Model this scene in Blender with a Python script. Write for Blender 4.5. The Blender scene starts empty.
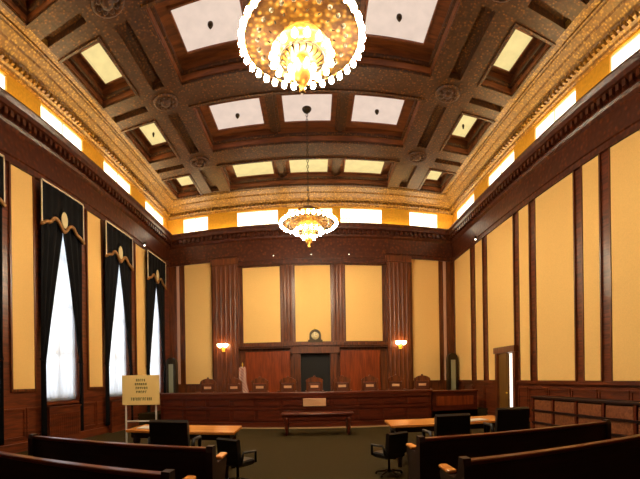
import bpy, math, random
from mathutils import Matrix, Vector
random.seed(7)
PI = math.pi
S = bpy.context.scene
C = S.collection
ROLL = .01605
FPX, CX0, CY0, EYE = 391.96, 314.44, 378.89, 1.6

# ------------------------------------------------------------------ materials
def lin(r, g, b):
    f = lambda v: (v/255/12.92) if v/255 <= .04045 else ((v/255+.055)/1.055)**2.4
    return (f(r), f(g), f(b), 1)

def new_mat(name):
    m = bpy.data.materials.new(name); m.use_nodes = True
    nt = m.node_tree; b = nt.nodes['Principled BSDF']
    return m, nt, b

def plain(name, col, rough=.5, metal=0, spec=.5, bump=0, bscale=60, var=0):
    m, nt, b = new_mat(name)
    b.inputs['Base Color'].default_value = col
    b.inputs['Roughness'].default_value = rough
    b.inputs['Metallic'].default_value = metal
    b.inputs['Specular IOR Level'].default_value = spec
    if bump or var:
        tc = nt.nodes.new('ShaderNodeTexCoord'); n = nt.nodes.new('ShaderNodeTexNoise')
        n.inputs['Scale'].default_value = bscale; n.inputs['Detail'].default_value = 4
        nt.links.new(tc.outputs['Object'], n.inputs['Vector'])
        if bump:
            bp = nt.nodes.new('ShaderNodeBump'); bp.inputs['Strength'].default_value = bump
            bp.inputs['Distance'].default_value = .01
            nt.links.new(n.outputs['Fac'], bp.inputs['Height']); nt.links.new(bp.outputs['Normal'], b.inputs['Normal'])
        if var:
            r = nt.nodes.new('ShaderNodeValToRGB')
            r.color_ramp.elements[0].position = .3; r.color_ramp.elements[1].position = .7
            r.color_ramp.elements[0].color = tuple(c*(1-var) for c in col[:3])+(1,)
            r.color_ramp.elements[1].color = tuple(min(1, c*(1+var)) for c in col[:3])+(1,)
            nt.links.new(n.outputs['Fac'], r.inputs['Fac']); nt.links.new(r.outputs['Color'], b.inputs['Base Color'])
    return m

def wood(name, dark, light, rough=.35, scale=(9, 9, .8), spec=.5):
    m, nt, b = new_mat(name)
    tc = nt.nodes.new('ShaderNodeTexCoord'); mp = nt.nodes.new('ShaderNodeMapping')
    mp.inputs['Scale'].default_value = scale
    n = nt.nodes.new('ShaderNodeTexNoise'); n.inputs['Scale'].default_value = 1.6
    n.inputs['Detail'].default_value = 7; n.inputs['Distortion'].default_value = .8
    r = nt.nodes.new('ShaderNodeValToRGB')
    r.color_ramp.elements[0].position = .32; r.color_ramp.elements[1].position = .7
    r.color_ramp.elements[0].color = dark; r.color_ramp.elements[1].color = light
    nt.links.new(tc.outputs['Object'], mp.inputs['Vector']); nt.links.new(mp.outputs['Vector'], n.inputs['Vector'])
    nt.links.new(n.outputs['Fac'], r.inputs['Fac']); nt.links.new(r.outputs['Color'], b.inputs['Base Color'])
    b.inputs['Roughness'].default_value = rough; b.inputs['Specular IOR Level'].default_value = spec
    return m

def ornate(name, dark, mid, gold, scale=7, rough=.45, thr=.42):
    """carved and stencilled wood: small regular gilt figures on brown, worn in places"""
    m, nt, b = new_mat(name)
    tc = nt.nodes.new('ShaderNodeTexCoord')
    v = nt.nodes.new('ShaderNodeTexVoronoi'); v.inputs['Scale'].default_value = scale; v.inputs['Randomness'].default_value = .7
    v.feature = 'SMOOTH_F1'
    n = nt.nodes.new('ShaderNodeTexNoise'); n.inputs['Scale'].default_value = 5; n.inputs['Detail'].default_value = 8; n.inputs['Roughness'].default_value = .7
    r = nt.nodes.new('ShaderNodeValToRGB')
    e = r.color_ramp.elements
    e[0].position = .12; e[0].color = gold
    e[1].position = .3; e[1].color = mid
    k = e.new(.46); k.color = dark
    mx = nt.nodes.new('ShaderNodeMix'); mx.data_type = 'RGBA'
    r2 = nt.nodes.new('ShaderNodeValToRGB'); r2.color_ramp.elements[0].position = thr-.1; r2.color_ramp.elements[1].position = thr+.22
    r2.color_ramp.elements[0].color = (0, 0, 0, 1); r2.color_ramp.elements[1].color = (1, 1, 1, 1)
    nt.links.new(tc.outputs['Object'], v.inputs['Vector']); nt.links.new(tc.outputs['Object'], n.inputs['Vector'])
    nt.links.new(v.outputs['Distance'], r.inputs['Fac']); nt.links.new(n.outputs['Fac'], r2.inputs['Fac'])
    nt.links.new(r2.outputs['Color'], mx.inputs[0]); mx.inputs[6].default_value = tuple((a+c)/2 for a, c in zip(mid, dark))
    nt.links.new(r.outputs['Color'], mx.inputs[7])
    nt.links.new(mx.outputs[2], b.inputs['Base Color'])
    bp = nt.nodes.new('ShaderNodeBump'); bp.inputs['Strength'].default_value = .35; bp.inputs['Distance'].default_value = .02; bp.invert = True
    nt.links.new(v.outputs['Distance'], bp.inputs['Height']); nt.links.new(bp.outputs['Normal'], b.inputs['Normal'])
    b.inputs['Roughness'].default_value = rough
    return m

def glow(name, col, strength, base=None, pattern=0):
    m, nt, b = new_mat(name)
    b.inputs['Base Color'].default_value = base or col
    b.inputs['Emission Color'].default_value = col
    b.inputs['Emission Strength'].default_value = strength
    b.inputs['Roughness'].default_value = .6
    if pattern:
        tc = nt.nodes.new('ShaderNodeTexCoord'); n = nt.nodes.new('ShaderNodeTexNoise'); n.inputs['Scale'].default_value = 3; n.inputs['Detail'].default_value = 5
        r = nt.nodes.new('ShaderNodeValToRGB'); r.color_ramp.elements[0].position = .3; r.color_ramp.elements[1].position = .65
        r.color_ramp.elements[0].color = tuple(c*(1-pattern) for c in col[:3])+(1,); r.color_ramp.elements[1].color = col
        nt.links.new(tc.outputs['Object'], n.inputs['Vector']); nt.links.new(n.outputs['Fac'], r.inputs['Fac'])
        nt.links.new(r.outputs['Color'], b.inputs['Emission Color'])
    return m

M = {}
M['wood'] = wood('varnished_mahogany', lin(66, 28, 9), lin(122, 62, 24), .34)
M['wood_h'] = wood('mahogany_long_grain', lin(64, 25, 10), lin(118, 54, 24), .34, (9, .8, 9))
M['wood_x'] = wood('mahogany_cross_grain', lin(64, 25, 10), lin(118, 54, 24), .34, (.8, 9, 9))
M['red'] = wood('red_mahogany_panel', lin(104, 40, 12), lin(150, 66, 24), .3)
M['bench'] = wood('bench_mahogany', lin(66, 22, 9), lin(104, 40, 17), .3, (.8, 9, 9))
M['pew'] = wood('dark_pew_oak', lin(26, 10, 7), lin(44, 18, 11), .42, (.8, 9, 9), .35)
M['ceil'] = wood('coffer_walnut', lin(84, 40, 16), lin(138, 76, 34), .5, (.9, 5, 5))
M['orn'] = ornate('stencilled_beam', lin(50, 25, 8), lin(90, 48, 14), lin(150, 98, 34), 15, .5, .42)
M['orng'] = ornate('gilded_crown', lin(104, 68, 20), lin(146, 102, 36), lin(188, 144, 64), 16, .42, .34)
M['frieze'] = ornate('carved_frieze', lin(58, 22, 9), lin(92, 42, 18), lin(124, 66, 28), 8, .34, .45)
M['cream'] = plain('cream_wall_fabric', lin(240, 192, 116), .85, 0, .2, .25, 40, .05)
M['gold'] = plain('gilt_plaster', lin(210, 154, 44), .5, .2, .5, .3, 14, .12)
M['brass'] = plain('polished_gilt_brass', lin(236, 190, 70), .35, .3, .5, .5, 30, .2)
M['filigree'] = ornate('pierced_gilt', lin(110, 64, 14), lin(196, 140, 46), lin(236, 200, 112), 13, .4, .34)
M['bronze'] = plain('dark_bronze', lin(58, 44, 26), .4, .6)
M['pink'] = plain('dull_rose_strip', lin(196, 150, 124), .7)
M['carpet'] = plain('olive_brown_carpet', lin(54, 42, 18), .95, 0, .1, .5, 90, .22)
M['black'] = plain('black_velvet', lin(16, 15, 17), .9, 0, .15, .2, 30)
M['leather'] = plain('black_leather', lin(22, 15, 13), .38, 0, .45, .15, 80)
M['jleather'] = plain('brown_leather', lin(92, 44, 22), .4, 0, .5, .15, 80)
M['fringe'] = plain('gold_braid', lin(158, 110, 58), .55, .2, .5, .3, 60)
M['ivory'] = plain('ivory_braid', lin(226, 208, 176), .6)
M['tan'] = wood('tan_oak_panel', lin(104, 54, 28), lin(142, 84, 48), .4, (.8, 9, 9))
M['honey'] = wood('honey_tabletop', lin(186, 106, 40), lin(226, 146, 66), .25, (.8, 9, 9))
M['hole'] = plain('dark_recess', lin(20, 14, 10), .8)
M['paint_white'] = plain('white_metal', lin(205, 196, 184), .4)
M['board'] = plain('cream_sign_board', lin(240, 206, 130), .6)
M['ink'] = plain('olive_green_ink', lin(92, 88, 30), .6)
M['paper'] = plain('tan_folder', lin(214, 158, 112), .5)
M['face'] = plain('ivory_clock_face', lin(222, 200, 150), .5)
M['trimline'] = plain('pale_step_edge', lin(176, 142, 96), .5)
M['door'] = wood('olive_brown_door', lin(92, 60, 20), lin(124, 84, 30), .4)
M['palecase'] = plain('pale_grey_green_glass', lin(150, 146, 112), .3)
M['panel_glow'] = glow('skylight_cream', lin(244, 218, 200), .84, lin(50, 45, 40), .12)
M['panel_warm'] = glow('skylight_yellow', lin(248, 222, 150), .92, lin(50, 45, 36), .14)
M['clere'] = glow('clerestory_glow', (1, .97, .88, 1), 1.6)
M['cove'] = glow('cove_tube', (1, .76, .3, 1), 30)
M['bulb'] = glow('frosted_bulb', (1, .86, .6, 1), 270)
M['sconce'] = glow('sconce_shade', (1, .66, .3, 1), 22)
M['spark'] = glow('lamp_and_glint', (1, .9, .75, 1), 3)
M['corridor'] = glow('glowing_corridor_wall', (1, .9, .78, 1), 1.1)  # wall glows by itself, standing in for light in the corridor
def sheer():
    m, nt, b = new_mat('white_sheer')
    out = nt.nodes['Material Output']
    t = nt.nodes.new('ShaderNodeBsdfTranslucent'); t.inputs['Color'].default_value = (.92, .93, .95, 1)
    d = nt.nodes.new('ShaderNodeBsdfDiffuse'); d.inputs['Color'].default_value = (.9, .9, .9, 1)
    mx = nt.nodes.new('ShaderNodeMixShader'); mx.inputs[0].default_value = .3
    nt.links.new(t.outputs[0], mx.inputs[1]); nt.links.new(d.outputs[0], mx.inputs[2]); nt.links.new(mx.outputs[0], out.inputs[0])
    return m
M['sheer'] = sheer()
def glass():
    m, nt, b = new_mat('window_glass')
    out = nt.nodes['Material Output']
    t = nt.nodes.new('ShaderNodeBsdfTransparent'); g = nt.nodes.new('ShaderNodeBsdfGlossy'); g.inputs['Roughness'].default_value = .05
    mx = nt.nodes.new('ShaderNodeMixShader'); mx.inputs[0].default_value = .06
    nt.links.new(t.outputs[0], mx.inputs[1]); nt.links.new(g.outputs[0], mx.inputs[2]); nt.links.new(mx.outputs[0], out.inputs[0])
    return m
M['glass'] = glass()
def flagmat():
    m, nt, b = new_mat('striped_flag_cloth')
    tc = nt.nodes.new('ShaderNodeTexCoord'); w = nt.nodes.new('ShaderNodeTexWave')
    w.inputs['Scale'].default_value = 5; w.inputs['Distortion'].default_value = 1.5; w.bands_direction = 'DIAGONAL'
    r = nt.nodes.new('ShaderNodeValToRGB'); r.color_ramp.interpolation = 'CONSTANT'
    r.color_ramp.elements[0].color = lin(150, 60, 48); r.color_ramp.elements[1].position = .5; r.color_ramp.elements[1].color = lin(206, 176, 158)
    nt.links.new(tc.outputs['Object'], w.inputs['Vector']); nt.links.new(w.outputs['Fac'], r.inputs['Fac']); nt.links.new(r.outputs['Color'], b.inputs['Base Color'])
    b.inputs['Roughness'].default_value = .7
    return m
M['flag'] = flagmat()

# ------------------------------------------------------------------ mesh builder
class MB:
    def __init__(s): s.v = []; s.f = []; s.sm = []
    def add(s, vs, fs, smooth=False):
        o = len(s.v); s.v += [tuple(v) for v in vs]; s.f += [tuple(i+o for i in f) for f in fs]; s.sm += [smooth]*len(fs); return s
    def box(s, x0, x1, y0, y1, z0, z1, bev=0):
        if x0 > x1: x0, x1 = x1, x0
        if y0 > y1: y0, y1 = y1, y0
        if z0 > z1: z0, z1 = z1, z0
        if bev:
            b = min(bev, (x1-x0)*.45, (y1-y0)*.45, (z1-z0)*.45)
            def ring(z, i): return [(x0+i+b, y0+i, z), (x1-i-b, y0+i, z), (x1-i, y0+i+b, z), (x1-i, y1-i-b, z), (x1-i-b, y1-i, z), (x0+i+b, y1-i, z), (x0+i, y1-i-b, z), (x0+i, y0+i+b, z)]
            b2 = b*.6
            R = [ring(z0, b2), ring(z0+b2, 0), ring(z1-b2, 0), ring(z1, b2)]
            vs = [p for r in R for p in r]; fs = [tuple(range(7, -1, -1)), tuple(range(24, 32))]
            for k in range(3):
                for i in range(8): fs.append((k*8+i, k*8+(i+1) % 8, k*8+8+(i+1) % 8, k*8+8+i))
            return s.add(vs, fs)
        vs = [(x0, y0, z0), (x1, y0, z0), (x1, y1, z0), (x0, y1, z0), (x0, y0, z1), (x1, y0, z1), (x1, y1, z1), (x0, y1, z1)]
        return s.add(vs, [(3, 2, 1, 0), (4, 5, 6, 7), (0, 1, 5, 4), (1, 2, 6, 5), (2, 3, 7, 6), (3, 0, 4, 7)])
    def prism(s, prof, a0, a1, axis='y', fn=None):
        """closed 2-D outline swept between a0 and a1"""
        n = len(prof)
        mk = {'y': lambda p, a: (p[0], a, p[1]), 'x': lambda p, a: (a, p[0], p[1]), 'z': lambda p, a: (p[0], p[1], a)}[axis]
        vs = [mk(p, a0) for p in prof]+[mk(p, a1) for p in prof]
        fs = [tuple(range(n)), tuple(range(2*n-1, n-1, -1))]+[(i, n+i, n+(i+1) % n, (i+1) % n) for i in range(n)]
        return s.add(vs, fs)
    def lathe(s, prof, cx=0, cy=0, n=20, cz=0):
        vs = []; fs = []; m = len(prof)
        for r, z in prof:
            for i in range(n): a = 2*PI*i/n; vs.append((cx+r*math.cos(a), cy+r*math.sin(a), cz+z))
        for k in range(m-1):
            for i in range(n): fs.append((k*n+i, k*n+(i+1) % n, (k+1)*n+(i+1) % n, (k+1)*n+i))
        fs.append(tuple(range(n-1, -1, -1))); fs.append(tuple(range((m-1)*n, m*n)))
        return s.add(vs, fs, True)
    def tube(s, pts, r, n=8, closed=False):
        pts = [Vector(p) for p in pts]; m = len(pts); vs = []; fs = []
        for i, p in enumerate(pts):
            t = (pts[(i+1) % m]-pts[i-1]) if closed else (pts[min(i+1, m-1)]-pts[max(i-1, 0)])
            t.normalize(); u = t.cross(Vector((0, 0, 1)))
            if u.length < 1e-3: u = t.cross(Vector((0, 1, 0)))
            u.normalize(); w = t.cross(u); rr = r[i] if isinstance(r, (list, tuple)) else r
            for k in range(n): a = 2*PI*k/n; vs.append(p+u*rr*math.cos(a)+w*rr*math.sin(a))
        for i in range(m if closed else m-1):
            j = (i+1) % m
            for k in range(n): fs.append((i*n+k, i*n+(k+1) % n, j*n+(k+1) % n, j*n+k))
        if not closed: fs += [tuple(range(n-1, -1, -1)), tuple(range((m-1)*n, m*n))]
        return s.add(vs, fs, True)
    def ball(s, c, r, n=10, sz=1):
        prof = [(max(1e-4, r*math.sin(PI*k/6)), -r*sz*math.cos(PI*k/6)) for k in range(7)]
        return s.lathe(prof, c[0], c[1], n, c[2])
    def sheet(s, fn, nu, nv, th=.012):
        """a cloth from fn(u,v)->point, given a real thickness along x"""
        vs = []; fs = []
        for q in (0, 1):
            for i in range(nu+1):
                for j in range(nv+1):
                    p = fn(i/nu, j/nv); vs.append((p[0]+q*th, p[1], p[2]))
        o = (nu+1)*(nv+1); id = lambda i, j: i*(nv+1)+j
        for i in range(nu):
            for j in range(nv):
                a = (id(i, j), id(i+1, j), id(i+1, j+1), id(i, j+1)); fs.append(a); fs.append(tuple(o+k for k in reversed(a)))
        for i in range(nu):
            for j in (0, nv): fs.append((id(i, j), id(i+1, j), o+id(i+1, j), o+id(i, j)))
        for j in range(nv):
            for i in (0, nu): fs.append((id(i, j), id(i, j+1), o+id(i, j+1), o+id(i, j)))
        return s.add(vs, fs, True)
    def build(s, name, mat, parent=None, loc=None):
        me = bpy.data.meshes.new(name); me.from_pydata(s.v, [], s.f)
        me.polygons.foreach_set('use_smooth', s.sm); me.materials.append(mat); me.update()
        import bmesh
        bm = bmesh.new(); bm.from_mesh(me); bmesh.ops.recalc_face_normals(bm, faces=bm.faces); bm.to_mesh(me); bm.free()
        o = bpy.data.objects.new(name, me); C.objects.link(o)
        if parent: o.parent = parent
        if loc: o.location = loc
        return o

def tag(o, label=None, cat=None, group=None, kind=None):
    if label: o['label'] = label
    if cat: o['category'] = cat
    if group: o['group'] = group
    if kind: o['kind'] = kind
    return o
def thing(name, loc, label, cat, group=None, rz=0):
    o = bpy.data.objects.new(name, None); C.objects.link(o); o.empty_display_size = .1
    o.location = loc; o.rotation_euler = (0, 0, rz)
    return tag(o, label, cat, group)
def copy_tree(o, parent=None):
    c = o.copy(); C.objects.link(c); c.parent = parent
    for ch in [k for k in bpy.data.objects if k.parent == o]: copy_tree(ch, c)
    return c
def struct(mb, name, mat, label, parent=None):
    o = mb.build(name, mat, parent); tag(o, label, kind='structure'); return o

# ------------------------------------------------------------------ room numbers (metres)
XL, XR = -6.30, 6.12            # wall faces
YB, YE = -2.6, 16.35            # wall behind the camera, end wall
ZW, ZP, ZL = 1.46, 6.68, 8.0    # wainscot top, top of the cream panels, cornice lip
ZC, ZS, ZT = 8.78, 9.2, 9.65    # top of the clerestory, ceiling soffit, top of the coffers
ROWS = [14.8, 11.62, 8.5, 5.35, 2.2, -.95]
MID = -.1

# floor and dais
struct(MB().box(XL, XR, YB, 17, -.2, 0), 'floor', M['carpet'], 'olive brown carpet')
d = MB().box(XL+.01, XR-.01, 12.95, YE-.02, 0, .42)
struct(d, 'floor_dais', M['carpet'], 'raised platform behind the long bench')

# left wall with tall window openings
LW = [(c-.62, c+.84) for c in (14.5, 11.38, 8.28, 5.16, 2.05)]
def clere_rows(): return [(c-.86, c+1.06) for c in ROWS[:-1]]
w = MB()
def wall_with_holes(w, x0, x1, holes, z0, z1, zh0, zh1):
    ys = [YB]
    w.box(x0, x1, YB, YE+.3, z0, zh0); w.box(x0, x1, YB, YE+.3, zh1, z1)
    prev = YB
    for a, b in sorted(holes):
        w.box(x0, x1, prev, a, zh0, zh1); prev = b
    w.box(x0, x1, prev, YE+.3, zh0, zh1)
wall_with_holes(w, XL-.3, XL, LW, 0, ZL-.3, 1.12, 6.35)
wl = struct(w, 'wall_left', M['wood_h'], 'dark mahogany left wall with tall windows')
w = MB()
DY0, DY1, DZ = 10.84, 11.94, 2.36
w.box(XR, XR+.3, YB, DY0, 0, ZL-.3); w.box(XR, XR+.3, DY1, YE+.3, 0, ZL-.3); w.box(XR, XR+.3, DY0, DY1, DZ, ZL-.3)
wr = struct(w, 'wall_right', M['wood_h'], 'dark mahogany right wall with cream panels')
w = MB().box(XL-.3, XR+.3, YE, YE+.3, 0, ZL-.3)
we = struct(w, 'wall_end', M['wood'], 'mahogany end wall behind the bench')
struct(MB().box(XL-.3, XR+.3, YB-.3, YB, 0, 10), 'wall_back', M['wood'], 'mahogany wall')
# upper walls around the clerestory
for nm, (a, b) in {'wall_left_upper': (XL-.3, XL), 'wall_right_upper': (XR, XR+.3)}.items():
    w = MB(); wall_with_holes(w, a, b, clere_rows(), ZL-.3, 10, 7.92, ZC-.04)
    struct(w, nm, M['gold'], 'gilded wall between the clerestory windows')
EW = [(-5.58, -4.45), (-3.16, -1.42), (-.98, .86), (1.2, 2.95), (4.15, 5.42)]
w = MB(); w.box(XL-.3, XR+.3, YE, YE+.3, ZL-.3, 7.92); w.box(XL-.3, XR+.3, YE, YE+.3, ZC-.04, 10)
prev = XL-.3
for a, b in EW: w.box(prev, a, YE, YE+.3, 7.92, ZC-.04); prev = b
w.box(prev, XR+.3, YE, YE+.3, 7.92, ZC-.04)
struct(w, 'wall_end_upper', M['gold'], 'gilded wall between the end clerestory windows')
# clerestory windows
wn = 1
def clere_window(x0, x1, y0, y1, side):
    global wn
    f = MB(); g = MB()
    if side == 'e':
        g.box(x0, x1, y0+.06, y0+.08, 7.92, ZC-.04)
        for z in (7.92, ZC-.07): f.box(x0, x1, y0+.03, y0+.06, z, z+.03)
        n = 14 if abs(abs(x0+x1)/2-2.15) < .4 else 2
        if n > 2: f.box(x0, x1, y0+.03, y0+.06, 8.3, 8.32)
        for k in range(n+1): x = x0+(x1-x0)*k/n; f.box(x-(.014 if n == 2 else .006), x+(.014 if n == 2 else .006), y0+.03, y0+.06, 7.92, ZC-.04)
    else:
        s = -1 if side == 'l' else 1
        g.box(x0+s*.08, x0+s*.06, y0, y1, 7.92, ZC-.04)
        for z in (7.92, ZC-.07): f.box(x0+s*.03, x0+s*.06, y0, y1, z, z+.03)
        for k in range(3): y = y0+(y1-y0)*k/2; f.box(x0+s*.03, x0+s*.06, y-.014, y+.014, 7.92, ZC-.04)
    o = struct(f, 'window_%d' % wn, M['ivory'], 'bright clerestory window above the cornice'); g.build('pane', M['clere'], o); wn += 1
for a, b in clere_rows(): clere_window(XL, 0, a, b, 'l'); clere_window(XR, 0, a, b, 'r')
for a, b in EW: clere_window(a, b, YE, 0, 'e')

# cream wall panels
def panel(x0, x1, y0, y1, z0, z1, parent, mat=None):
    MB().box(x0, x1, y0, y1, z0, z1, .01).build('wall_panel', mat or M['cream'], parent)
def frame_x(mb, x, y0, y1, z0, z1, s, w=.06, d=.05):
    mb.box(x, x+s*d, y0-w, y0, z0-w, z1+w); mb.box(x, x+s*d, y1, y1+w, z0-w, z1+w)
    mb.box(x, x+s*d, y0, y1, z0-w, z0); mb.box(x, x+s*d, y0, y1, z1, z1+w)
fl = MB(); fr = MB()
for y0, y1 in ((12.9, 13.8), (9.68, 10.46), (6.47, 7.25), (3.27, 4.05), (.1, .88)):
    panel(XL, XL+.03, y0, y1, ZW, ZP, wl); frame_x(fl, XL, y0, y1, ZW, ZP, 1)
RP = [(14.32, 16.1), (13.18, 13.86), (10.85, 12.78), (9.89, 10.49), (7.75, 9.52), (6.78, 7.39), (4.55, 6.4), (3.5, 4.2), (1.4, 3.2), (.3, 1.0)]
for y0, y1 in RP:
    if y0 < (DY0+DY1)/2 < y1:     # panel interrupted by the doorway
        panel(XR-.03, XR, y0, y1, DZ+.18, ZP, wr); panel(XR-.03, XR, DY1+.16, y1, ZW, DZ+.18, wr)
        fr.box(XR-.05, XR, y0-.06, y0, DZ+.2, ZP); fr.box(XR-.05, XR, y1, y1+.06, ZW, ZP)
    else:
        panel(XR-.03, XR, y0, y1, ZW, ZP, wr); frame_x(fr, XR, y0, y1, ZW, ZP, -1, .05)
fl.build('panel_moulding', M['wood'], wl); fr.build('panel_moulding', M['wood'], wr)
# wainscot
for nm, x, s, gaps, par in (('l', XL, 1, [], wl), ('r', XR, -1, [(DY0-.14, DY1+.14)], wr)):
    m = MB(); segs = [(YB, YE)] if not gaps else [(YB, gaps[0][0]), (gaps[0][1], YE)]
    for a, b in segs:
        if s < 0: m.box(x, x+s*.07, a, b, ZW-.1, ZW-.02)
        m.box(x, x+s*.06, a, b, 0, .2)
        y = a+.15
        while y < b-.5:
            e = min(y+.9, b-.1); frame_x(m, x, y, e, .34, ZW-.5 if s > 0 else ZW-.26, s, .05, .03); y += 1.05
    m.build('wainscot', M['wood_h'], par)

# ---- cornices, friezes, crown
def entab(side):
    lip = .33
    P = [(0, ZP), (.07, ZP), (.07, ZP+.14), (.1, ZP+.16), (.1, ZP+.2), (.04, ZP+.22), (.04, ZP+.78), (.1, ZP+.84), (.13, ZP+.9), (.13, ZP+1.06),
         (.26, ZP+1.1), (.28, ZP+1.2), (lip, ZL-.04), (lip, ZL), (lip-.05, ZL), (.24, ZL-.12), (0, ZL-.12)]
    return P
P = entab(0)
tn = 1
def trim(mb, mat, label):
    global tn
    o = struct(mb, 'trim_%d' % tn, mat, label); tn += 1; return o
for side in 'lr':
    m = MB(); x0, s = (XL, 1) if side == 'l' else (XR, -1)
    m.prism([(x0+s*a, b) for a, b in P], YB, YE-.02)
    y = YB+.1
    while y < YE-.2: m.box(x0+s*.13, x0+s*.235, y, y+.1, ZP+.93, ZP+1.07); y += .2
    trim(m, M['frieze'], 'carved dark cornice and frieze on the %s wall' % ('left' if side == 'l' else 'right'))
m = MB(); m.prism([(YE-a, b) for a, b in P], XL+.05, XR-.05, 'x')
x = XL+.4
while x < XR-.4: m.box(x, x+.1, YE-.13, YE-.235, ZP+.93, ZP+1.07); x += .2
trim(m, M['frieze'], 'carved dark cornice and frieze on the end wall')
# crown with dentils and gilt bands
def crown(w):
    return [(0, ZC), (.08, ZC), (.1, ZC+.05), (.16, ZC+.07), (.16, ZC+.16), (.3*w, ZC+.18), (.36*w, ZC+.22), (.62*w, ZC+.28), (.66*w, ZC+.32), (w-.06, ZC+.36), (w-.04, ZS-.03), (w, ZS-.03), (w, ZS+.3), (0, ZS+.3)]
for side in 'lre':
    w = .66 if side != 'e' else 1.0
    m = MB(); K = crown(w)
    if side == 'e':
        m.prism([(YE-a, b) for a, b in K], XL, XR, 'x'); x = XL+.2
        while x < XR-.2: m.box(x, x+.07, YE-.16, YE-.24, ZC+.07, ZC+.17); x += .15
    else:
        x0, s = (XL, 1) if side == 'l' else (XR, -1)
        m.prism([(x0+s*a, b) for a, b in K], YB, YE); y = YB
        while y < YE-.2: m.box(x0+s*.16, x0+s*.24, y, y+.08, ZC+.07, ZC+.17); y += .16
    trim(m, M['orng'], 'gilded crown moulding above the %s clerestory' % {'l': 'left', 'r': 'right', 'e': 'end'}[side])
# cove lamps on top of the cornice
for nm, bx in (('left', (XL+.06, XL+.14, YB+.1, YE-.4, 7.885, 7.915)), ('right', (XR-.14, XR-.06, YB+.1, YE-.4, 7.885, 7.915)), ('end', (XL+.4, XR-.4, YE-.14, YE-.06, 7.885, 7.915))):
    tag(MB().box(*bx).build('cove_light', M['cove']), 'warm strip lamp lying on top of the %s cornice' % nm, 'lamp')

# ---- coffered ceiling
CENX = (-3.24, 3.04)      # wide middle coffers
SIDX = [(-5.47, -4.42), (4.3, 5.28)]
def rowspan(c): return (c-1.3, c+.98) if c < 14 else (13.48, 15.34)
def siderow(c): return (c-1.12, c+.85) if c < 14 else (13.72, 15.34)
m = MB(); deep = []
xs = [XL, SIDX[0][0], SIDX[0][1], CENX[0], CENX[1], SIDX[1][0], SIDX[1][1], XR]
def strip(x0, x1, holes):
    prev = YB
    for a, b in sorted(holes):
        m.box(x0, x1, prev, a, ZS, ZS+.8); prev = b
    m.box(x0, x1, prev, YE, ZS, ZS+.8)
SL = .1
def slotted(x0, x1, sx0, sx1, holes, dz=.16):
    """strip whose soffit has sunk slots"""
    m.box(x0, sx0, YB, YE, ZS, ZS+.8); m.box(sx1, x1, YB, YE, ZS, ZS+.8)
    prev = YB
    for a, b in sorted(holes):
        m.box(sx0, sx1, prev, a, ZS, ZS+.8); m.box(sx0, sx1, a, b, ZS+dz, ZS+.8); prev = b
    m.box(sx0, sx1, prev, YE, ZS, ZS+.8)
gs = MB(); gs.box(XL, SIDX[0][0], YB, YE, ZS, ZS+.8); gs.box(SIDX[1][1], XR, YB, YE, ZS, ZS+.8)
slots = [(rowspan(c)[0]+.12, rowspan(c)[1]-.1) for c in ROWS]
slotted(SIDX[0][1], CENX[0], -3.98, -3.66, slots)
slotted(CENX[1], SIDX[1][0], 3.46, 3.78, slots)
strip(CENX[0], CENX[1], [rowspan(c) for c in ROWS])
# side strips with cross slots between the coffers
for x0, x1 in SIDX:
    holes = sorted(siderow(c) for c in ROWS); prev = YB
    for a, b in holes:
        if a-prev > .8:
            q = (a+prev)/2
            m.box(x0, x1, prev, q-.13, ZS, ZS+.8); m.box(x0, x1, q+.13, a, ZS, ZS+.8); m.box(x0, x1, q-.13, q+.13, ZS+.16, ZS+.8)
        else: m.box(x0, x1, prev, a, ZS, ZS+.8)
        prev = b
    m.box(x0, x1, prev, YE, ZS, ZS+.8)
ceil = struct(m, 'ceiling', M['orn'], 'dark coffered timber ceiling')
# coffer tops and mouldings
top = MB(); mol = MB(); lining = MB()
def rimbox(mb, x0, x1, y0, y1, z0, z1, w):
    mb.box(x0, x0+w, y0, y1, z0, z1); mb.box(x1-w, x1, y0, y1, z0, z1); mb.box(x0+w, x1-w, y0, y0+w, z0, z1); mb.box(x0+w, x1-w, y1-w, y1, z0, z1)
CXP = [(-2.92, -1.44), (-.8, .63), (1.27, 2.72)]
SXP = [(-5.24, -4.62), (4.46, 5.06)]
def yspan(c): return (c-.6, c+.58) if c < 14 else (14.2, 15.22)
for c in ROWS:
    a, b = rowspan(c)
    top.box(CENX[0]-.01, CENX[1]+.01, a-.01, b+.01, ZT+.02, ZT+.1)
    rimbox(lining, CENX[0], CENX[1], a, b, ZS+.05, ZT+.02, .03)
    rimbox(mol, CENX[0]+.03, CENX[1]-.03, a+.03, b-.03, ZS+.2, ZS+.28, .06)
    rimbox(mol, CENX[0]-.05, CENX[1]+.05, a-.05, b+.05, ZS-.04, ZS+.0, .08)
    ya, yb = yspan(c)
    for x in (-1.12, .95): mol.box(x-.16, x+.16, a+.03, b-.03, ZT-.08, ZT+.02); mol.box(x-.07, x+.07, a+.03, b-.03, ZT-.13, ZT-.08)
    for (x0, x1) in SIDX:
        a, b = siderow(c)
        top.box(x0-.01, x1+.01, a-.01, b+.01, ZT+.02, ZT+.1)
        rimbox(lining, x0, x1, a, b, ZS+.05, ZT+.02, .03)
        rimbox(mol, x0+.03, x1-.03, a+.03, b-.03, ZS+.18, ZS+.26, .07)
        rimbox(mol, x0-.04, x1+.04, a-.04, b+.04, ZS-.03, ZS, .07)
gs.build('gilded_border', M['orng'], ceil); top.build('coffer_panel', M['ceil'], ceil); lining.build('coffer_lining', M['ceil'], ceil); mol.build('coffer_moulding', M['orn'], ceil)
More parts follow.
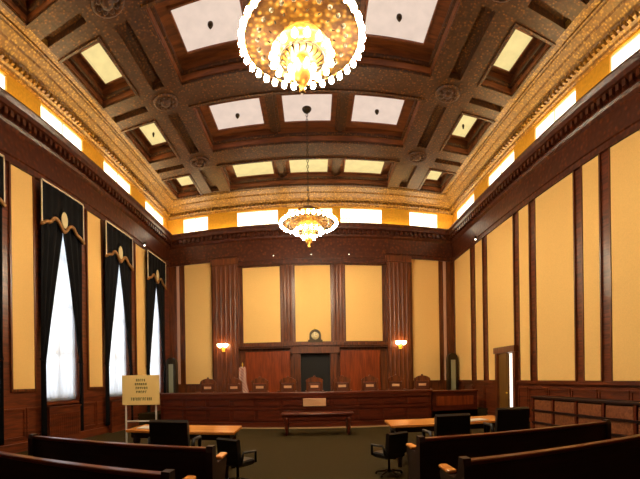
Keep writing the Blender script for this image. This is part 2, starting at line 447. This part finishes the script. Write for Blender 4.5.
# carved bosses where the beams cross
bs = MB()
for i in range(len(ROWS)-1):
    y = (rowspan(ROWS[i])[0]+rowspan(ROWS[i+1])[1])/2
    for x in (-3.82, 3.62):
        bs.lathe([(.34, 0), (.34, -.03), (.27, -.06), (.25, -.04), (.12, -.05), (.1, -.1), (.02, -.12)], x, y, 16, ZS)
        for k in range(8):
            a = PI/4*k; bs.ball((x+.19*math.cos(a), y+.19*math.sin(a), ZS-.05), .055, 6, .7)
bs.build('carved_boss', M['orn'], ceil)

# luminous ceiling panels, one thing each
rn = ['last row before end wall', 'second row from end wall', 'third row from end wall', 'row over the large chandelier', 'row above the viewer', 'rearmost row']
cn = ['far left column', 'left of the middle column', 'middle column', 'right of the middle column', 'far right column']
cols = [SXP[0]]+CXP+[SXP[1]]
for i, c in enumerate(ROWS):
    ya, yb = yspan(c)
    for j, (xa, xb) in enumerate(cols):
        side = j in (0, 4)
        a, b = ya, yb
        if side: a, b = (ya-.02, yb+.02) if i else (14.3, 15.24)
        lab = 'glowing %s square ceiling panel, %s, %s' % ('small yellowish' if side or i == 0 else 'cream', rn[i], cn[j])
        t = thing('ceiling_light', ((xa+xb)/2, (a+b)/2, ZT), lab, 'ceiling light', 'luminous panels in the ceiling coffers')
        hx, hy = (xb-xa)/2, (b-a)/2
        fm = MB(); rimbox(fm, -hx-.04, hx+.04, -hy-.04, hy+.04, -.045, .02, .045); fm.build('frame', M['ceil'], t)
        MB().box(-hx, hx, -hy, hy, -.01, .015).build('diffuser', M['panel_warm' if side or i == 0 else 'panel_glow'], t)
        if not (j == 2 and i in (1, 3)) and i > 0 and (not side or i == 1):
            r = .06 if not side else .035
            fx = MB().lathe([(.02, -.01), (r, -.03), (r*1.1, -.07), (r*.8, -.11), (.02, -.15)], 0, 0, 12)
            fx.build('fixture', M['bronze'], t)

# ------------------------------------------------------------------ end wall
ew = we
def fy(mb, x0, x1, z0, z1, y, w=.07, d=.05):
    mb.box(x0-w, x0, y-d, y, z0-w, z1+w); mb.box(x1, x1+w, y-d, y, z0-w, z1+w)
    mb.box(x0, x1, y-d, y, z0-w, z0); mb.box(x0, x1, y-d, y, z1, z1+w)
fm = MB()
for x0, x1 in ((-5.55, -4.32), (4.2, 5.42)):
    panel(x0, x1, YE-.03, YE, ZW, ZP, ew); fy(fm, x0, x1, ZW, ZP, YE)
for x0, x1 in ((-5.93, -5.8), (5.63, 5.76)):
    panel(x0, x1, YE-.03, YE, ZW, ZP, ew, M['pink'])
CP = ((-2.96, -1.38), (-.75, .72), (1.35, 2.9))
for x0, x1 in CP:
    panel(x0, x1, YE-.03, YE, 3.16, 6.33, ew); fy(fm, x0, x1, 3.16, 6.33, YE, .06)
fm.build('panel_moulding', M['wood'], ew)
# broad pilasters
pm = MB()
for x0, x1 in ((-4.22, -3.14), (3.08, 4.08)):
    pm.box(x0, x1, YE-.24, YE, .42, ZP+.02); pm.box(x0-.05, x1+.05, YE-.3, YE, .42, .75); pm.box(x0-.06, x1+.06, YE-.3, YE, ZP-.22, ZP+.02)
    for k in range(5):
        x = x0+.14+k*(x1-x0-.28)/4; pm.prism([(x-.05, YE-.24), (x, YE-.252), (x+.05, YE-.24)], .8, ZP-.25, 'z')
trim(pm, M['wood'], 'broad fluted pilasters flanking the middle of the end wall')
pm = MB()
for x0, x1 in ((-1.3, -.83), (.8, 1.27)):
    pm.box(x0, x1, YE-.12, YE, 3.1, ZP); 
    for k in range(3): x = x0+.1+k*(x1-x0-.2)/2; pm.prism([(x-.05, YE-.12), (x, YE-.135), (x+.05, YE-.12)], 3.2, 6.3, 'z')
trim(pm, M['wood'], 'narrow pilasters between the three middle cream panels')
# lowered frieze over the middle
m = MB().box(-3.14, 3.08, YE-.2, YE, 6.38, ZP+.3).box(-3.14, 3.08, YE-.26, YE, 6.56, 6.68)
trim(m, M['frieze'], 'deep frieze over the three middle cream panels')
# ledge, dado panels, portal
m = MB().box(-3.14, 3.08, YE-.3, YE, 2.98, 3.1).box(-3.14, 3.08, YE-.22, YE, 2.9, 2.98).box(-3.14, 3.08, YE-.08, YE, .42, .75)
trim(m, M['wood'], 'projecting ledge under the three middle cream panels')
for x0, x1 in ((-2.9, -1.0), (1.08, 2.78)):
    MB().box(x0, x1, YE-.05, YE, .9, 2.78, .02).build('wall_panel', M['red'], ew)
m = MB().box(-.86, -.56, YE-.22, YE, .42, 2.9).box(.66, .96, YE-.22, YE, .42, 2.9).box(-.95, 1.05, YE-.28, YE, 2.66, 2.9)
dr = struct(m, 'door_1', M['wood'], 'dark doorway behind the middle chair')
MB().box(-.56, .66, YE-.06, YE-.02, .42, 2.66).build('door_leaf', M['hole'], dr)
ds = MB()
for z0, z1 in ((.6, 1.5), (1.65, 2.5)):
    for x0, x1 in ((-.48, -.0), (.1, .58)): ds.box(x0, x1, YE-.075, YE-.06, z0, z1)
ds.build('door_panel', M['hole'], dr)
# clock on the ledge
t = thing('mantel_clock', (.06, YE-.16, 3.1), 'arched dark wooden clock with ivory face on the ledge over the middle doorway', 'clock')
ar = [(-.3, 0), (.3, 0), (.3, .1), (.24, .12), (.24, .28)]+[(.24*math.cos(a), .3+.24*math.sin(a)) for a in [PI*k/12 for k in range(1, 12)]]+[(-.24, .28), (-.24, .12), (-.3, .1)]
MB().prism(ar, -.09, .09, 'y').build('case', M['bronze'], t)
f = MB().lathe([(.155, 0), (.155, .012), (.0001, .012)], 0, 0, 24); fo = f.build('clock_face', M['face'], t); fo.rotation_euler = (PI/2, 0, 0); fo.location = (0, -.09, .27)
h = MB().box(-.008, .008, -.112, -.104, .26, .38).box(-.01, .08, -.112, -.104, .262, .278).build('hands', M['bronze'], t)
MB().ball((0, 0, .57), .04).build('finial', M['brass'], t)
# sconces
for k, x in enumerate((-3.78, 3.6)):
    t = thing('wall_sconce', (x, YE-.26, 3.02), 'glowing shell sconce on the pilaster %s' % ('left of the three middle panels' if k == 0 else 'right of the three middle panels'), 'wall lamp', 'sconces on the end wall')
    MB().box(-.07, .07, -.03, 0, -.22, .1, .01).build('back_plate', M['brass'], t)
    MB().tube([(0, -.02, -.12), (0, -.1, -.15), (0, -.14, -.08)], .02).build('arm', M['brass'], t)
    for s in (-1, 1):
        MB().lathe([(.03, -.05), (.09, 0), (.12, .08), (.1, .1), (.001, .1)], s*.12, -.15, 14).build('shade', M['sconce'], t)
# small side lamps; at the end frieze, beads glow in place of glints
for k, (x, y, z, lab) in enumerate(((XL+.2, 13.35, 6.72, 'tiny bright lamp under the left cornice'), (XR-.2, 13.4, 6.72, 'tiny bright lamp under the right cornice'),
        (-1.6, YE-.32, 6.7, 'tiny glowing bead for a glint at the end frieze above the left middle panel'), (-.05, YE-.32, 6.7, 'tiny glowing bead for a glint at the end frieze above the central panel'), (1.5, YE-.32, 6.7, 'tiny glowing bead for a glint at the end frieze above the right middle panel'))):
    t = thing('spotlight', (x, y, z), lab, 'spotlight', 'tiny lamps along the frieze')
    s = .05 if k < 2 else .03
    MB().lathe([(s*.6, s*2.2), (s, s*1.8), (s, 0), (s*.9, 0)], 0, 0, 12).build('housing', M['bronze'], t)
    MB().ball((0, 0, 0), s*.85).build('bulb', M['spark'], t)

# ------------------------------------------------------------------ tall windows and curtains on the left wall
lab_c = ['in the bay nearest the end wall', 'behind the sign', 'nearest the viewer and fully in view', 'at the very left edge of the photo', 'beside the viewer']
for i, (a, b) in enumerate(LW):
    c = (a+b)/2-.11
    f = MB(); rx0, rx1 = XL-.2, XL-.12
    f.box(rx0, rx1, a, a+.08, 1.12, 6.35); f.box(rx0, rx1, b-.08, b, 1.12, 6.35); f.box(rx0, rx1, a, b, 1.12, 1.22); f.box(rx0, rx1, a, b, 6.25, 6.35)
    f.box(rx0, rx1, (a+b)/2-.03, (a+b)/2+.03, 1.2, 6.3)
    for z in (2.4, 3.7, 5.0): f.box(rx0, rx1, a, b, z-.025, z+.025)
    o = struct(f, 'window_%d' % wn, M['ivory'], 'tall window behind dark drapes'); wn += 1
    MB().box(XL-.165, XL-.155, a+.05, b-.05, 1.15, 6.3).build('glass', M['glass'], o)
    MB().box(XL-.1, XL+.1, a-.1, b+.1, 1.04, 1.12).build('window_sill', M['wood_h'], o)
    def she(u, v): return (XL-.07+.018*math.sin(u*46), a+.03+u*(b-a-.06), 1.13+v*5.1)
    tag(MB().sheet(she, 60, 2, .006).build('sheer_curtain', M['sheer']), 'white sheer curtain over the window '+lab_c[i], 'curtain', 'white sheers at the tall windows')
    tag_l = 'black velvet drapes with gold-edged valance '+lab_c[i]
    t = thing('curtain', (XL, c, 0), tag_l, 'curtain', 'black drapes on the left wall')
    hw = .93; ztop = 6.62
    for s in (-1, 1):
        def edge(z):      # inner edge of the drape, distance from the middle
            if z > 2.1: q = (5.5-z)/(5.5-2.1); return max(.012, .01+.76*max(0, q)**.95)
            return .77-.01*(2.1-z)
        def dr_(u, v):
            z = .25+v*6.1
            e = edge(z); y = e+(hw-.04-e)*u
            return (.13+.035*math.sin(u*18+v*2), s*y, z)
        MB().sheet(dr_, 30, 34, .02).build('drape', M['black'], t)
        MB().tube([(.1, s*.92, 2.2), (.18, s*.86, 2.12), (.18, s*.78, 2.12), (.1, s*.74, 2.18)], .02).build('tieback', M['black'], t)
    # valance: flat top, scalloped lower edge
    def low(y):
        q = abs(y)/hw
        return 5.8-.24*math.exp(-(q/.2)**2)-.08*math.exp(-((q-.62)/.14)**2)-.3*max(0, q-.5)/.5
    def va(u, v): y = -hw+2*hw*u; z0 = low(y); return (.19+.012*math.sin(u*40), y, z0+(ztop-z0)*v)
    vl = MB().sheet(va, 48, 4, .02).build('valance', M['black'], t)
    MB().tube([(.225, -hw+2*hw*k/48, low(-hw+2*hw*k/48)) for k in range(49)], .05, 6).build('fringe', M['fringe'], vl)
    br = MB(); br.box(.21, .235, -hw, hw, ztop-.04, ztop); br.box(.21, .235, -hw, -hw+.035, low(-hw), ztop); br.box(.21, .235, hw-.035, hw, low(hw), ztop)
    br.build('braid', M['ivory'], vl)
    rg = MB().lathe([(.24, 0), (.25, .012), (.001, .014)], 0, 0, 20).build('medallion_ring', M['black'], vl)
    rg.rotation_euler = (0, PI/2, 0); rg.scale = (1.3, .9, 1); rg.location = (.205, 0, 5.86)
    md = MB().lathe([(.17, 0), (.19, .02), (.15, .035), (.13, .03), (.001, .05)], 0, 0, 20).build('medallion', M['face'], vl)
    md.rotation_euler = (0, PI/2, 0); md.scale = (1.15, .75, 1); md.location = (.222, 0, 5.86)
# radiator covers below the tall windows
for i, (a, b) in enumerate(LW[:4]):
    t = thing('radiator_cover', (XL+.07, (a+b)/2-.11, 0), 'low wooden grille cabinet below the tall window '+lab_c[i], 'radiator cover', 'cabinets under the windows')
    MB().box(0, .03+.1, -.68, .68, .0, .96, .01).build('body', M['wood_h'], t)
    MB().box(-.0, .16, -.7, .7, .96, 1.0, .01).build('top', M['wood_h'], t)
    g = MB()
    for k in range(14): y = -.6+k*.09; g.box(.13, .145, y-.02, y+.02, .2, .8)
    g.build('grille', M['wood_h'], t)

# door in the right wall
m = MB(); m.box(XR-.12, XR+.1, DY0-.15, DY0, 0, DZ+.17); m.box(XR-.12, XR+.1, DY1, DY1+.15, 0, DZ+.17); m.box(XR-.16, XR+.1, DY0-.18, DY1+.18, DZ, DZ+.2)
dr = struct(m, 'door_2', M['wood'], 'open doorway in the right wall')
lf = MB().box(-.025, .025, -.8, 0, .01, DZ-.04)
for z0, z1 in ((.2, 1.1), (1.3, 2.35)): lf.box(-.035, .035, -.7, -.1, z0, z1)
lo = lf.build('door_leaf', M['door'], dr, (XR-.02, DY1-.03, 0)); lo.rotation_euler = (0, 0, math.radians(-6))
MB().ball((-.06, -.74, 1.05), .035).build('door_handle', M['brass'], lo)
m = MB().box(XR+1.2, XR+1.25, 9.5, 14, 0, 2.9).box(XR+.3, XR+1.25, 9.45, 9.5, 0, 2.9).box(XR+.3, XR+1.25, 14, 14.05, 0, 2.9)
struct(m, 'wall_corridor', M['corridor'], 'pale self-glowing corridor wall beyond the open door')
struct(MB().box(XR, XR+1.25, 9.5, 14, -.1, 0), 'floor_corridor', M['carpet'], 'corridor floor')
struct(MB().box(XR+.3, XR+1.25, 9.5, 14, 2.9, 2.95), 'ceiling_corridor', M['ivory'], 'corridor ceiling')

# ------------------------------------------------------------------ the long bench
BY = 12.72
t = thing('judges_bench', (MID, BY, 0), 'long panelled mahogany bench across the front of the room, in front of nine chairs', 'bench')
L0, L1 = -5.28, 3.9
L0r, L1r = L0-MID, L1-MID
MB().box(L0r, L1r, .02, .22, 0, 1.1).build('front', M['bench'], t)
MB().box(L0r-.04, L1r+.04, -.05, .6, 1.1, 1.17, .015).build('top', M['bench'], t)
m = MB()
m.box(L0r, L1r, -.03, .02, .98, 1.1); m.box(L0r, L1r, -.02, .02, .62, .7); m.box(L0r, L1r, -.03, .02, 0, .2)
m.build('rail', M['bench'], t)
n = 11
for k in range(n):
    x0 = L0r+.12+k*(L1r-L0r-.12)/n; x1 = x0+(L1r-L0r-.12)/n-.12
    MB().box(x0, x1, -.015, .02, .74, .94, .01).build('panel', M['bench'], t)
    MB().box(x0, x1, -.015, .02, .26, .58, .01).build('panel', M['bench'], t)
for x in (L0r, L1r-.1): MB().box(x, x+.1, .22, .6, 0, 1.1).build('side_panel', M['bench'], t)
tag(MB().box(-2.9, 3.0, BY-.12, BY-.03, 0, .035).build('step_edge', M['trimline']), 'thin pale strip along the foot of the long bench', 'trim strip')
# extension at the right of the bench
t = thing('side_desk', (4.75, 12.95, 0), 'dark wooden desk wing to the right of the long bench', 'desk')
MB().box(-.75, .95, 0, .12, 0, 1.06).build('front', M['bench'], t)
MB().box(-.78, .98, -.05, .5, 1.06, 1.12, .01).build('top', M['bench'], t)
MB().box(-.6, .8, -.02, 0, .6, .92, .01).build('panel', M['red'], t)
# sign plate at the middle of the bench
tag(MB().box(-.38, .36, BY-.09, BY-.03, .72, .97, .01).build('name_plaque', M['paper']), 'pale tan plaque at the middle of the bench front', 'plaque')

# judges' chairs
def judge_chair():
    t = thing('judge_chair', (0, 0, 0), 'x', 'chair', 'high-backed chairs behind the bench')
    MB().box(-.3, .3, -.28, .28, .42, .54, .04).build('seat', M['jleather'], t)
    MB().box(-.24, .24, .24, .33, .56, 1.04, .03).build('backrest', M['jleather'], t)
    fr = MB(); fr.box(-.3, -.24, .25, .34, .3, 1.1, .01); fr.box(.24, .3, .25, .34, .3, 1.1, .01)
    arc = [(-.31, 1.06), (.31, 1.06)]+[(.31*math.cos(a), 1.08+.17*math.sin(a)) for a in [PI*k/10 for k in range(11)]]
    fr.prism(arc, .25, .34, 'y'); fr.build('back_frame', M['wood'], t)
    for q in ((0, .3, 1.26), (-.27, .3, 1.12), (.27, .3, 1.12)): MB().ball(q, .045).build('finial', M['wood'], t)
    MB().box(-.14, .14, .222, .245, .86, .95, .01).build('glint_plate', M['paper'], t)  # pale plate stands for the bright glint on the chair back
    for s in (-1, 1):
        MB().box(s*.28, s*.34, -.2, .28, .72, .77, .015).build('armrest', M['wood'], t)
        MB().box(s*.29, s*.33, -.2, -.15, .42, .73).build('arm_post', M['wood'], t)
        for y in (-.24, .24): MB().box(s*.24, s*.3, y-.03, y+.03, 0, .43, .01).build('leg', M['wood'], t)
    return t
jx = [-3.98+k*.995 for k in range(9)]
ords = ['leftmost', 'second from left', 'third from left', 'fourth from left', 'middle', 'fourth from right', 'third from right', 'second from right', 'rightmost']
p = judge_chair()
for k, x in enumerate(jx):
    o = p if k == 0 else copy_tree(p)
    o.location = (x, 13.95, .42); o.rotation_euler = (0, 0, random.uniform(-.12, .12))
    # chairs face the room (towards -Y)
    o['label'] = 'high-backed brown leather chair behind the long bench, %s of nine' % ords[k]
p_loc = None

# flag, standing cases
t = thing('flag', (-2.84, 15.35, .42), 'furled red and white striped flag on a pole left of the three middle panels', 'flag')
MB().tube([(0, 0, .05), (0, 0, 1.75)], .018).build('pole', M['brass'], t)
MB().lathe([(.16, 0), (.16, .03), (.05, .07), (.03, .12)], 0, 0, 16).build('base', M['bronze'], t)
MB().lathe([(.01, 0), (.035, .06), (.001, .16)], 0, 0, 8, 1.74).build('finial', M['brass'], t)
def fg(u, v):
    w = .1+.14*(1-v)+.02*math.sin(v*9); a = u*PI*1.6
    return (-.0+math.sin(a*2.2)*w, -.03-.05*math.cos(a*3)-.02,   .45+v*1.25)
MB().sheet(fg, 26, 12, .01).build('cloth', M['flag'], t)
for x, lab in ((-5.98, 'dark arched standing case in the left corner beside the end wall'), (5.78, 'dark arched standing case with pale centre in the right corner')):
    t = thing('display_case', (x, 15.75, .42), lab, 'display case', 'arched cases in the corners')
    ar = [(-.22, .12), (.22, .12), (.22, 1.95)]+[(.22*math.cos(a), 1.97+.22*math.sin(a)) for a in [PI*k/10 for k in range(1, 10)]]+[(-.22, 1.95)]
    MB().prism(ar, -.14, .14, 'y').build('case', M['bronze'], t)
    MB().box(-.28, .28, -.2, .2, 0, .14, .02).build('base', M['bronze'], t)
    MB().box(-.1, .1, -.155, -.14, .3, 1.9).build('pane', M['palecase'], t)

# ------------------------------------------------------------------ furniture on the floor
def table(loc, w, d, h, label, topmat, legmat, rz=0, leg=.07):
    t = thing('table', loc, label, 'table', None, rz)
    MB().box(-w/2, w/2, -d/2, d/2, h-.045, h, .01).build('tabletop', topmat, t)
    MB().box(-w/2+.08, w/2-.08, -d/2+.06, d/2-.06, h-.14, h-.045).build('apron', legmat, t)
    for sx in (-1, 1):
        for sy in (-1, 1):
            x, y = sx*(w/2-.16), sy*(d/2-.12)
            MB().lathe([(leg*.6, 0), (leg*.5, .1), (leg*.8, .2), (leg*.55, h*.5), (leg, h-.2), (leg, h-.1)], x, y, 10).build('leg', legmat, t)
    return t
table((.07, 11.35, 0), 2.1, .62, .62, 'low red-brown table standing alone on the carpet before the bench', M['bench'], M['bench'])
table((-2.27, 6.6, 0), 1.9, .95, .76, 'long honey-topped table left of the aisle, in front of the sign', M['honey'], M['pew'], .05)
table((2.5, 7.15, 0), 2.3, .95, .76, 'long honey-topped table right of the aisle', M['honey'], M['pew'], -.05)
def armchair():
    t = thing('leather_chair', (0, 0, 0), 'x', 'chair', 'black chairs around the two long tables')
    MB().box(-.28, .28, -.27, .27, .4, .52, .05).build('seat', M['leather'], t)
    b = MB()
    b.prism([(.2, .5), (.3, .5), (.36, .95), (.3, .98), (.24, .95)], -.27, .27, 'x'); b.build('backrest', M['leather'], t)
    for s in (-1, 1):
        MB().tube([(s*.3, .24, .5), (s*.32, .2, .7), (s*.32, -.2, .68), (s*.3, -.22, .45)], .028).build('armrest', M['leather'], t)
    MB().lathe([(.03, .1), (.03, .41)], 0, 0, 10).build('column', M['bronze'], t)
    for k in range(5):
        a = 2*PI*k/5+.3
        l = MB().tube([(0, 0, .11), (.3*math.cos(a), .3*math.sin(a), .06)], [.03, .02]); l.ball((.3*math.cos(a), .3*math.sin(a), .032), .032, 8); l.build('leg', M['bronze'], t)
    return t
CH = [(-2.1, 5.62, PI+.08, 'black armchair with its back to the viewer at the left table', 1.06),
      (-1.2, 5.95, PI-.5, 'low black armchair at the aisle end of the left table', .74),
      (1.2, 6.35, PI+.5, 'low black armchair at the aisle end of the right table', .74),
      (2.12, 6.1, PI, 'black armchair with its back to the viewer near the aisle end of the right table', 1.04),
      (3.32, 6.25, PI-.15, 'black armchair at the far end of the right table, below the open door', 1.08)]
p = armchair()
for k, (x, y, r, lab, sc) in enumerate(CH):
    o = p if k == 0 else copy_tree(p)
    o.location = (x, y, 0); o.rotation_euler = (0, 0, r); o.scale = (sc, sc, sc); o['label'] = lab
# papers on the tables
for x, y, z, w, d_, r, lab in ((-2.95, 6.5, .762, .3, .4, .1, 'white paper on the window end of the left table'), (2.95, 6.9, .762, .5, .3, .2, 'pale papers on the right table between the chairs')):
    o = MB().box(-w/2, w/2, -d_/2, d_/2, 0, .012).build('paper', M['paint_white']); o.location = (x, y, z-.002); o.rotation_euler = (0, 0, r); tag(o, lab, 'paper')
# sign on a stand
t = thing('sign_stand', (-3.68, 7.75, .0), 'cream sign board with green lettering on a white metal stand by the windows', 'sign', None, math.radians(25.4))
MB().box(-.41, .41, -.03, 0, 1.09, 1.74, .008).build('board', M['board'], t)
for s in (-1, 1):
    MB().box(s*.33-.018, s*.33+.018, 0, .036, .0, 1.1).build('post', M['paint_white'], t)
    MB().box(s*.33-.02, s*.33+.02, -.22, .26, 0, .035).build('foot', M['paint_white'], t)
MB().box(-.33, .33, .005, .03, .72, .75).build('crossbar', M['paint_white'], t)
for z, wd, hh in ((1.63, .13, .055), (1.545, .16, .05), (1.46, .14, .05), (1.375, .13, .05), (1.22, .27, .065)):
    x = -wd*.8; ink = MB()
    while x < wd*.8:
        cw = random.uniform(.022, .04)
        ink.box(x, x+.012, -.034, -.03, z-hh/2, z+hh/2); ink.box(x, x+cw, -.034, -.03, z+hh/2-.012, z+hh/2)
        if random.random() < .6: ink.box(x, x+cw, -.034, -.03, z-.006, z+.006)
        if random.random() < .6: ink.box(x+cw-.01, x+cw, -.034, -.03, z-hh/2, z+hh/2)
        x += cw+.014
    ink.build('lettering', M['ink'], t)

# pews
def pew(x0, x1, y, label):
    t = thing('pew', ((x0+x1)/2, y, 0), label, 'pew', 'dark pews at the bottom of the photo'); h = (x1-x0)/2
    MB().prism([(-.06, .35), (0, .38), (.0, .86), (-.05, .86)], -h, h, 'x').build('backrest', M['pew'], t)
    MB().box(-h-.02, h+.02, -.075, .025, .86, .9, .012).build('top_rail', M['bench'], t)
    MB().box(-h, h, -.02, .48, .4, .45, .01).build('seat', M['pew'], t)
    MB().box(-h, h, -.03, .0, .05, .4).build('kick_board', M['pew'], t)
    for s in (-1, 1):
        pr = [(-.1, 0), (.5, 0), (.5, .1), (.46, .16), (.46, .5), (.52, .6), (.55, .68), (.5, .73), (.3, .71), (.12, .72), (.05, .8), (.03, .92), (-.08, .92), (-.1, .86)]
        MB().prism(pr, s*h-.035, s*h+.035, 'x').build('end_panel', M['pew'], t)
        MB().box(s*h-.045, s*h+.045, .28, .56, .715, .75, .015).build('armrest', M['honey'], t)  # honey colour paints in the reflection on the polished arm end
    return t
pew(-3.45, -1.08, 3.97, 'dark pew left of the aisle, the farther of the two')
pew(-4.3, -1.1, 2.8, 'dark pew left of the aisle, cut by the left edge of the photo')
pew(1.2, 4.0, 4.38, 'dark pew right of the aisle, the farther of the two')
pew(1.22, 4.6, 3.08, 'dark pew right of the aisle, cut by the right edge of the photo')

# low panelled partition along the right wall
t = thing('low_bookcase', (5.55, 0, 0), 'low dark case with rows of tan panels along the right wall', 'bookcase')
a, b = 2.3, 8.95
MB().box(.03, .4, a, b, 0, 1.0).build('body', M['pew'], t)
MB().box(-.04, .42, a-.03, b+.03, 1.0, 1.05, .012).build('top', M['pew'], t)
r_ = MB()
for z in (.68, .36, .06): r_.box(-.03, .03, a, b, z-.025, z+.025)
r_.build('rail', M['pew'], t)
y = b
while y > a+.5:
    MB().box(-.02, .03, y-.07, y, 0, 1.0).build('stile', M['bench'], t)
    for z0, z1 in ((.705, .96), (.385, .655), (.085, .335)): MB().box(.0, .035, y-.9, y-.1, z0, z1, .01).build('panel', M['tan'], t)
    y -= .93

# ------------------------------------------------------------------ chandeliers
def chandelier(loc, label):
    t = thing('chandelier', loc, label, 'chandelier', 'tiered gilt chandeliers')
    # origin: the plane of the large ring
    bowl = MB()
    bowl.lathe([(.80, .0), (.83, .05), (.78, .07), (.62, .12), (.42, .22), (.4, .3), (.3, .36), (.12, .44), (.05, .5), (.05, .44), (.28, .3), (.38, .2), (.6, .07), (.76, .0)], 0, 0, 48)
    bowl.build('bowl', M['filigree'], t)
    cn_ = MB().lathe([(.79, -.03), (.815, .0), (.8, .04), (.76, .0), (.78, -.03)], 0, 0, 48); cn_.build('large_ring', M['filigree'], t)
    MB().lathe([(.40, -.29), (.43, -.24), (.41, -.2), (.37, -.14), (.28, -.02), (.26, .06), (.22, .06), (.24, -.04), (.34, -.18), (.36, -.25)], 0, 0, 36).build('middle_ring', M['filigree'], t)
    MB().lathe([(.0005, -.76), (.03, -.75), (.045, -.73), (.03, -.69), (.05, -.66), (.1, -.58), (.13, -.5), (.15, -.46), (.12, -.42), (.09, -.3), (.06, .0), (.06, .3), (.03, .5)], 0, 0, 24).build('stem', M['filigree'], t)
    # filigree
    fl_ = MB()
    for k in range(18):
        a = 2*PI*k/18
        for (r0, r1, z0, z1) in ((.43, .77, -.03, -.02), (.2, .38, -.36, -.28)):
            q = []
            for j in range(9):
                u = j/8; r = r0+(r1-r0)*u; aa = a+.09*math.sin(u*2*PI); q.append((r*math.cos(aa), r*math.sin(aa), z0+(z1-z0)*u+.03*math.sin(u*PI)))
            fl_.tube(q, .013, 5)
    for r, z in ((.6, -.01), (.5, .0), (.69, -.015), (.3, -.3)):
        fl_.tube([(r*math.cos(2*PI*k/40), r*math.sin(2*PI*k/40), z) for k in range(40)], .014, 5, True)
    for k in range(24):
        a = 2*PI*(k+.5)/24; fl_.ball((.6*math.cos(a), .6*math.sin(a), -.03), .035, 6); 
    fl_.build('filigree', M['bronze'], t)
    ch = MB()
    z = .5
    k = 0
    top = ZT-loc[2]-.04
    while z < top-.05:
        q = [(.03*math.cos(a)*(k % 2), .03*math.cos(a)*(1-k % 2), z+.05+.05*math.sin(a)) for a in [2*PI*j/8 for j in range(8)]]
        ch.tube(q, .009, 4, True); z += .085; k += 1
    ch.build('chain', M['bronze'], t)
    MB().lathe([(.02, -.12), (.1, -.06), (.14, 0), (.14, .02)], 0, 0, 16, top).build('ceiling_rose', M['bronze'], t)
    bulb = None
    for n_, R, z, r in ((34, .83, -.04, .04), (16, .41, -.28, .038), (8, .17, -.46, .034)):
        for k in range(n_):
            a = 2*PI*(k+.5)/n_
            if bulb is None:
                m_ = MB(); m_.lathe([(.018, .07), (.022, .05), (.04, .02), (.047, -.01), (.04, -.045), (.02, -.06), (.002, -.064)], 0, 0, 8)
                bulb = m_.build('bulb', M['bulb'], t); o = bulb
            else:
                o = bulb.copy(); C.objects.link(o); o.parent = t
            o.location = (R*math.cos(a), R*math.sin(a), z); s = r/.047; o.scale = (s, s, s)
    return t
chandelier((MID, 5.35, 6.26), 'large gilt chandelier with rings of lit bulbs, nearest, at the top of the photo')
chandelier((MID, 11.65, 6.26), 'farther gilt chandelier with lit bulbs, hanging before the end wall')

# ------------------------------------------------------------------ world, camera, view
wd = bpy.data.worlds.new('World'); S.world = wd; wd.use_nodes = True
wd.node_tree.nodes['Background'].inputs[0].default_value = (.86, .93, 1, 1); wd.node_tree.nodes['Background'].inputs[1].default_value = 3.6

cam = bpy.data.cameras.new('Camera'); co = bpy.data.objects.new('Camera', cam); C.objects.link(co)
cam.type = 'PANO'; cam.panorama_type = 'CENTRAL_CYLINDRICAL'
cam.central_cylindrical_radius = 1
cam.central_cylindrical_range_u_min = -CX0/FPX; cam.central_cylindrical_range_u_max = (640-CX0)/FPX
cam.central_cylindrical_range_v_min = (CY0-479)/FPX; cam.central_cylindrical_range_v_max = CY0/FPX
cam.clip_start = .05; cam.clip_end = 200
c, s = math.cos(ROLL), math.sin(ROLL)
mw = Matrix(((c, s, 0, 0), (0, 0, -1, 0), (-s, c, 0, EYE), (0, 0, 0, 1)))
co.matrix_world = mw
S.camera = co
S.view_settings.view_transform = 'Standard'; S.view_settings.look = 'None'
S.view_settings.gamma = 1; S.view_settings.use_curve_mapping = False
S.view_settings.exposure = .15
S.cycles.sample_clamp_indirect = 6
S.cycles.max_bounces = 10; S.cycles.diffuse_bounces = 5
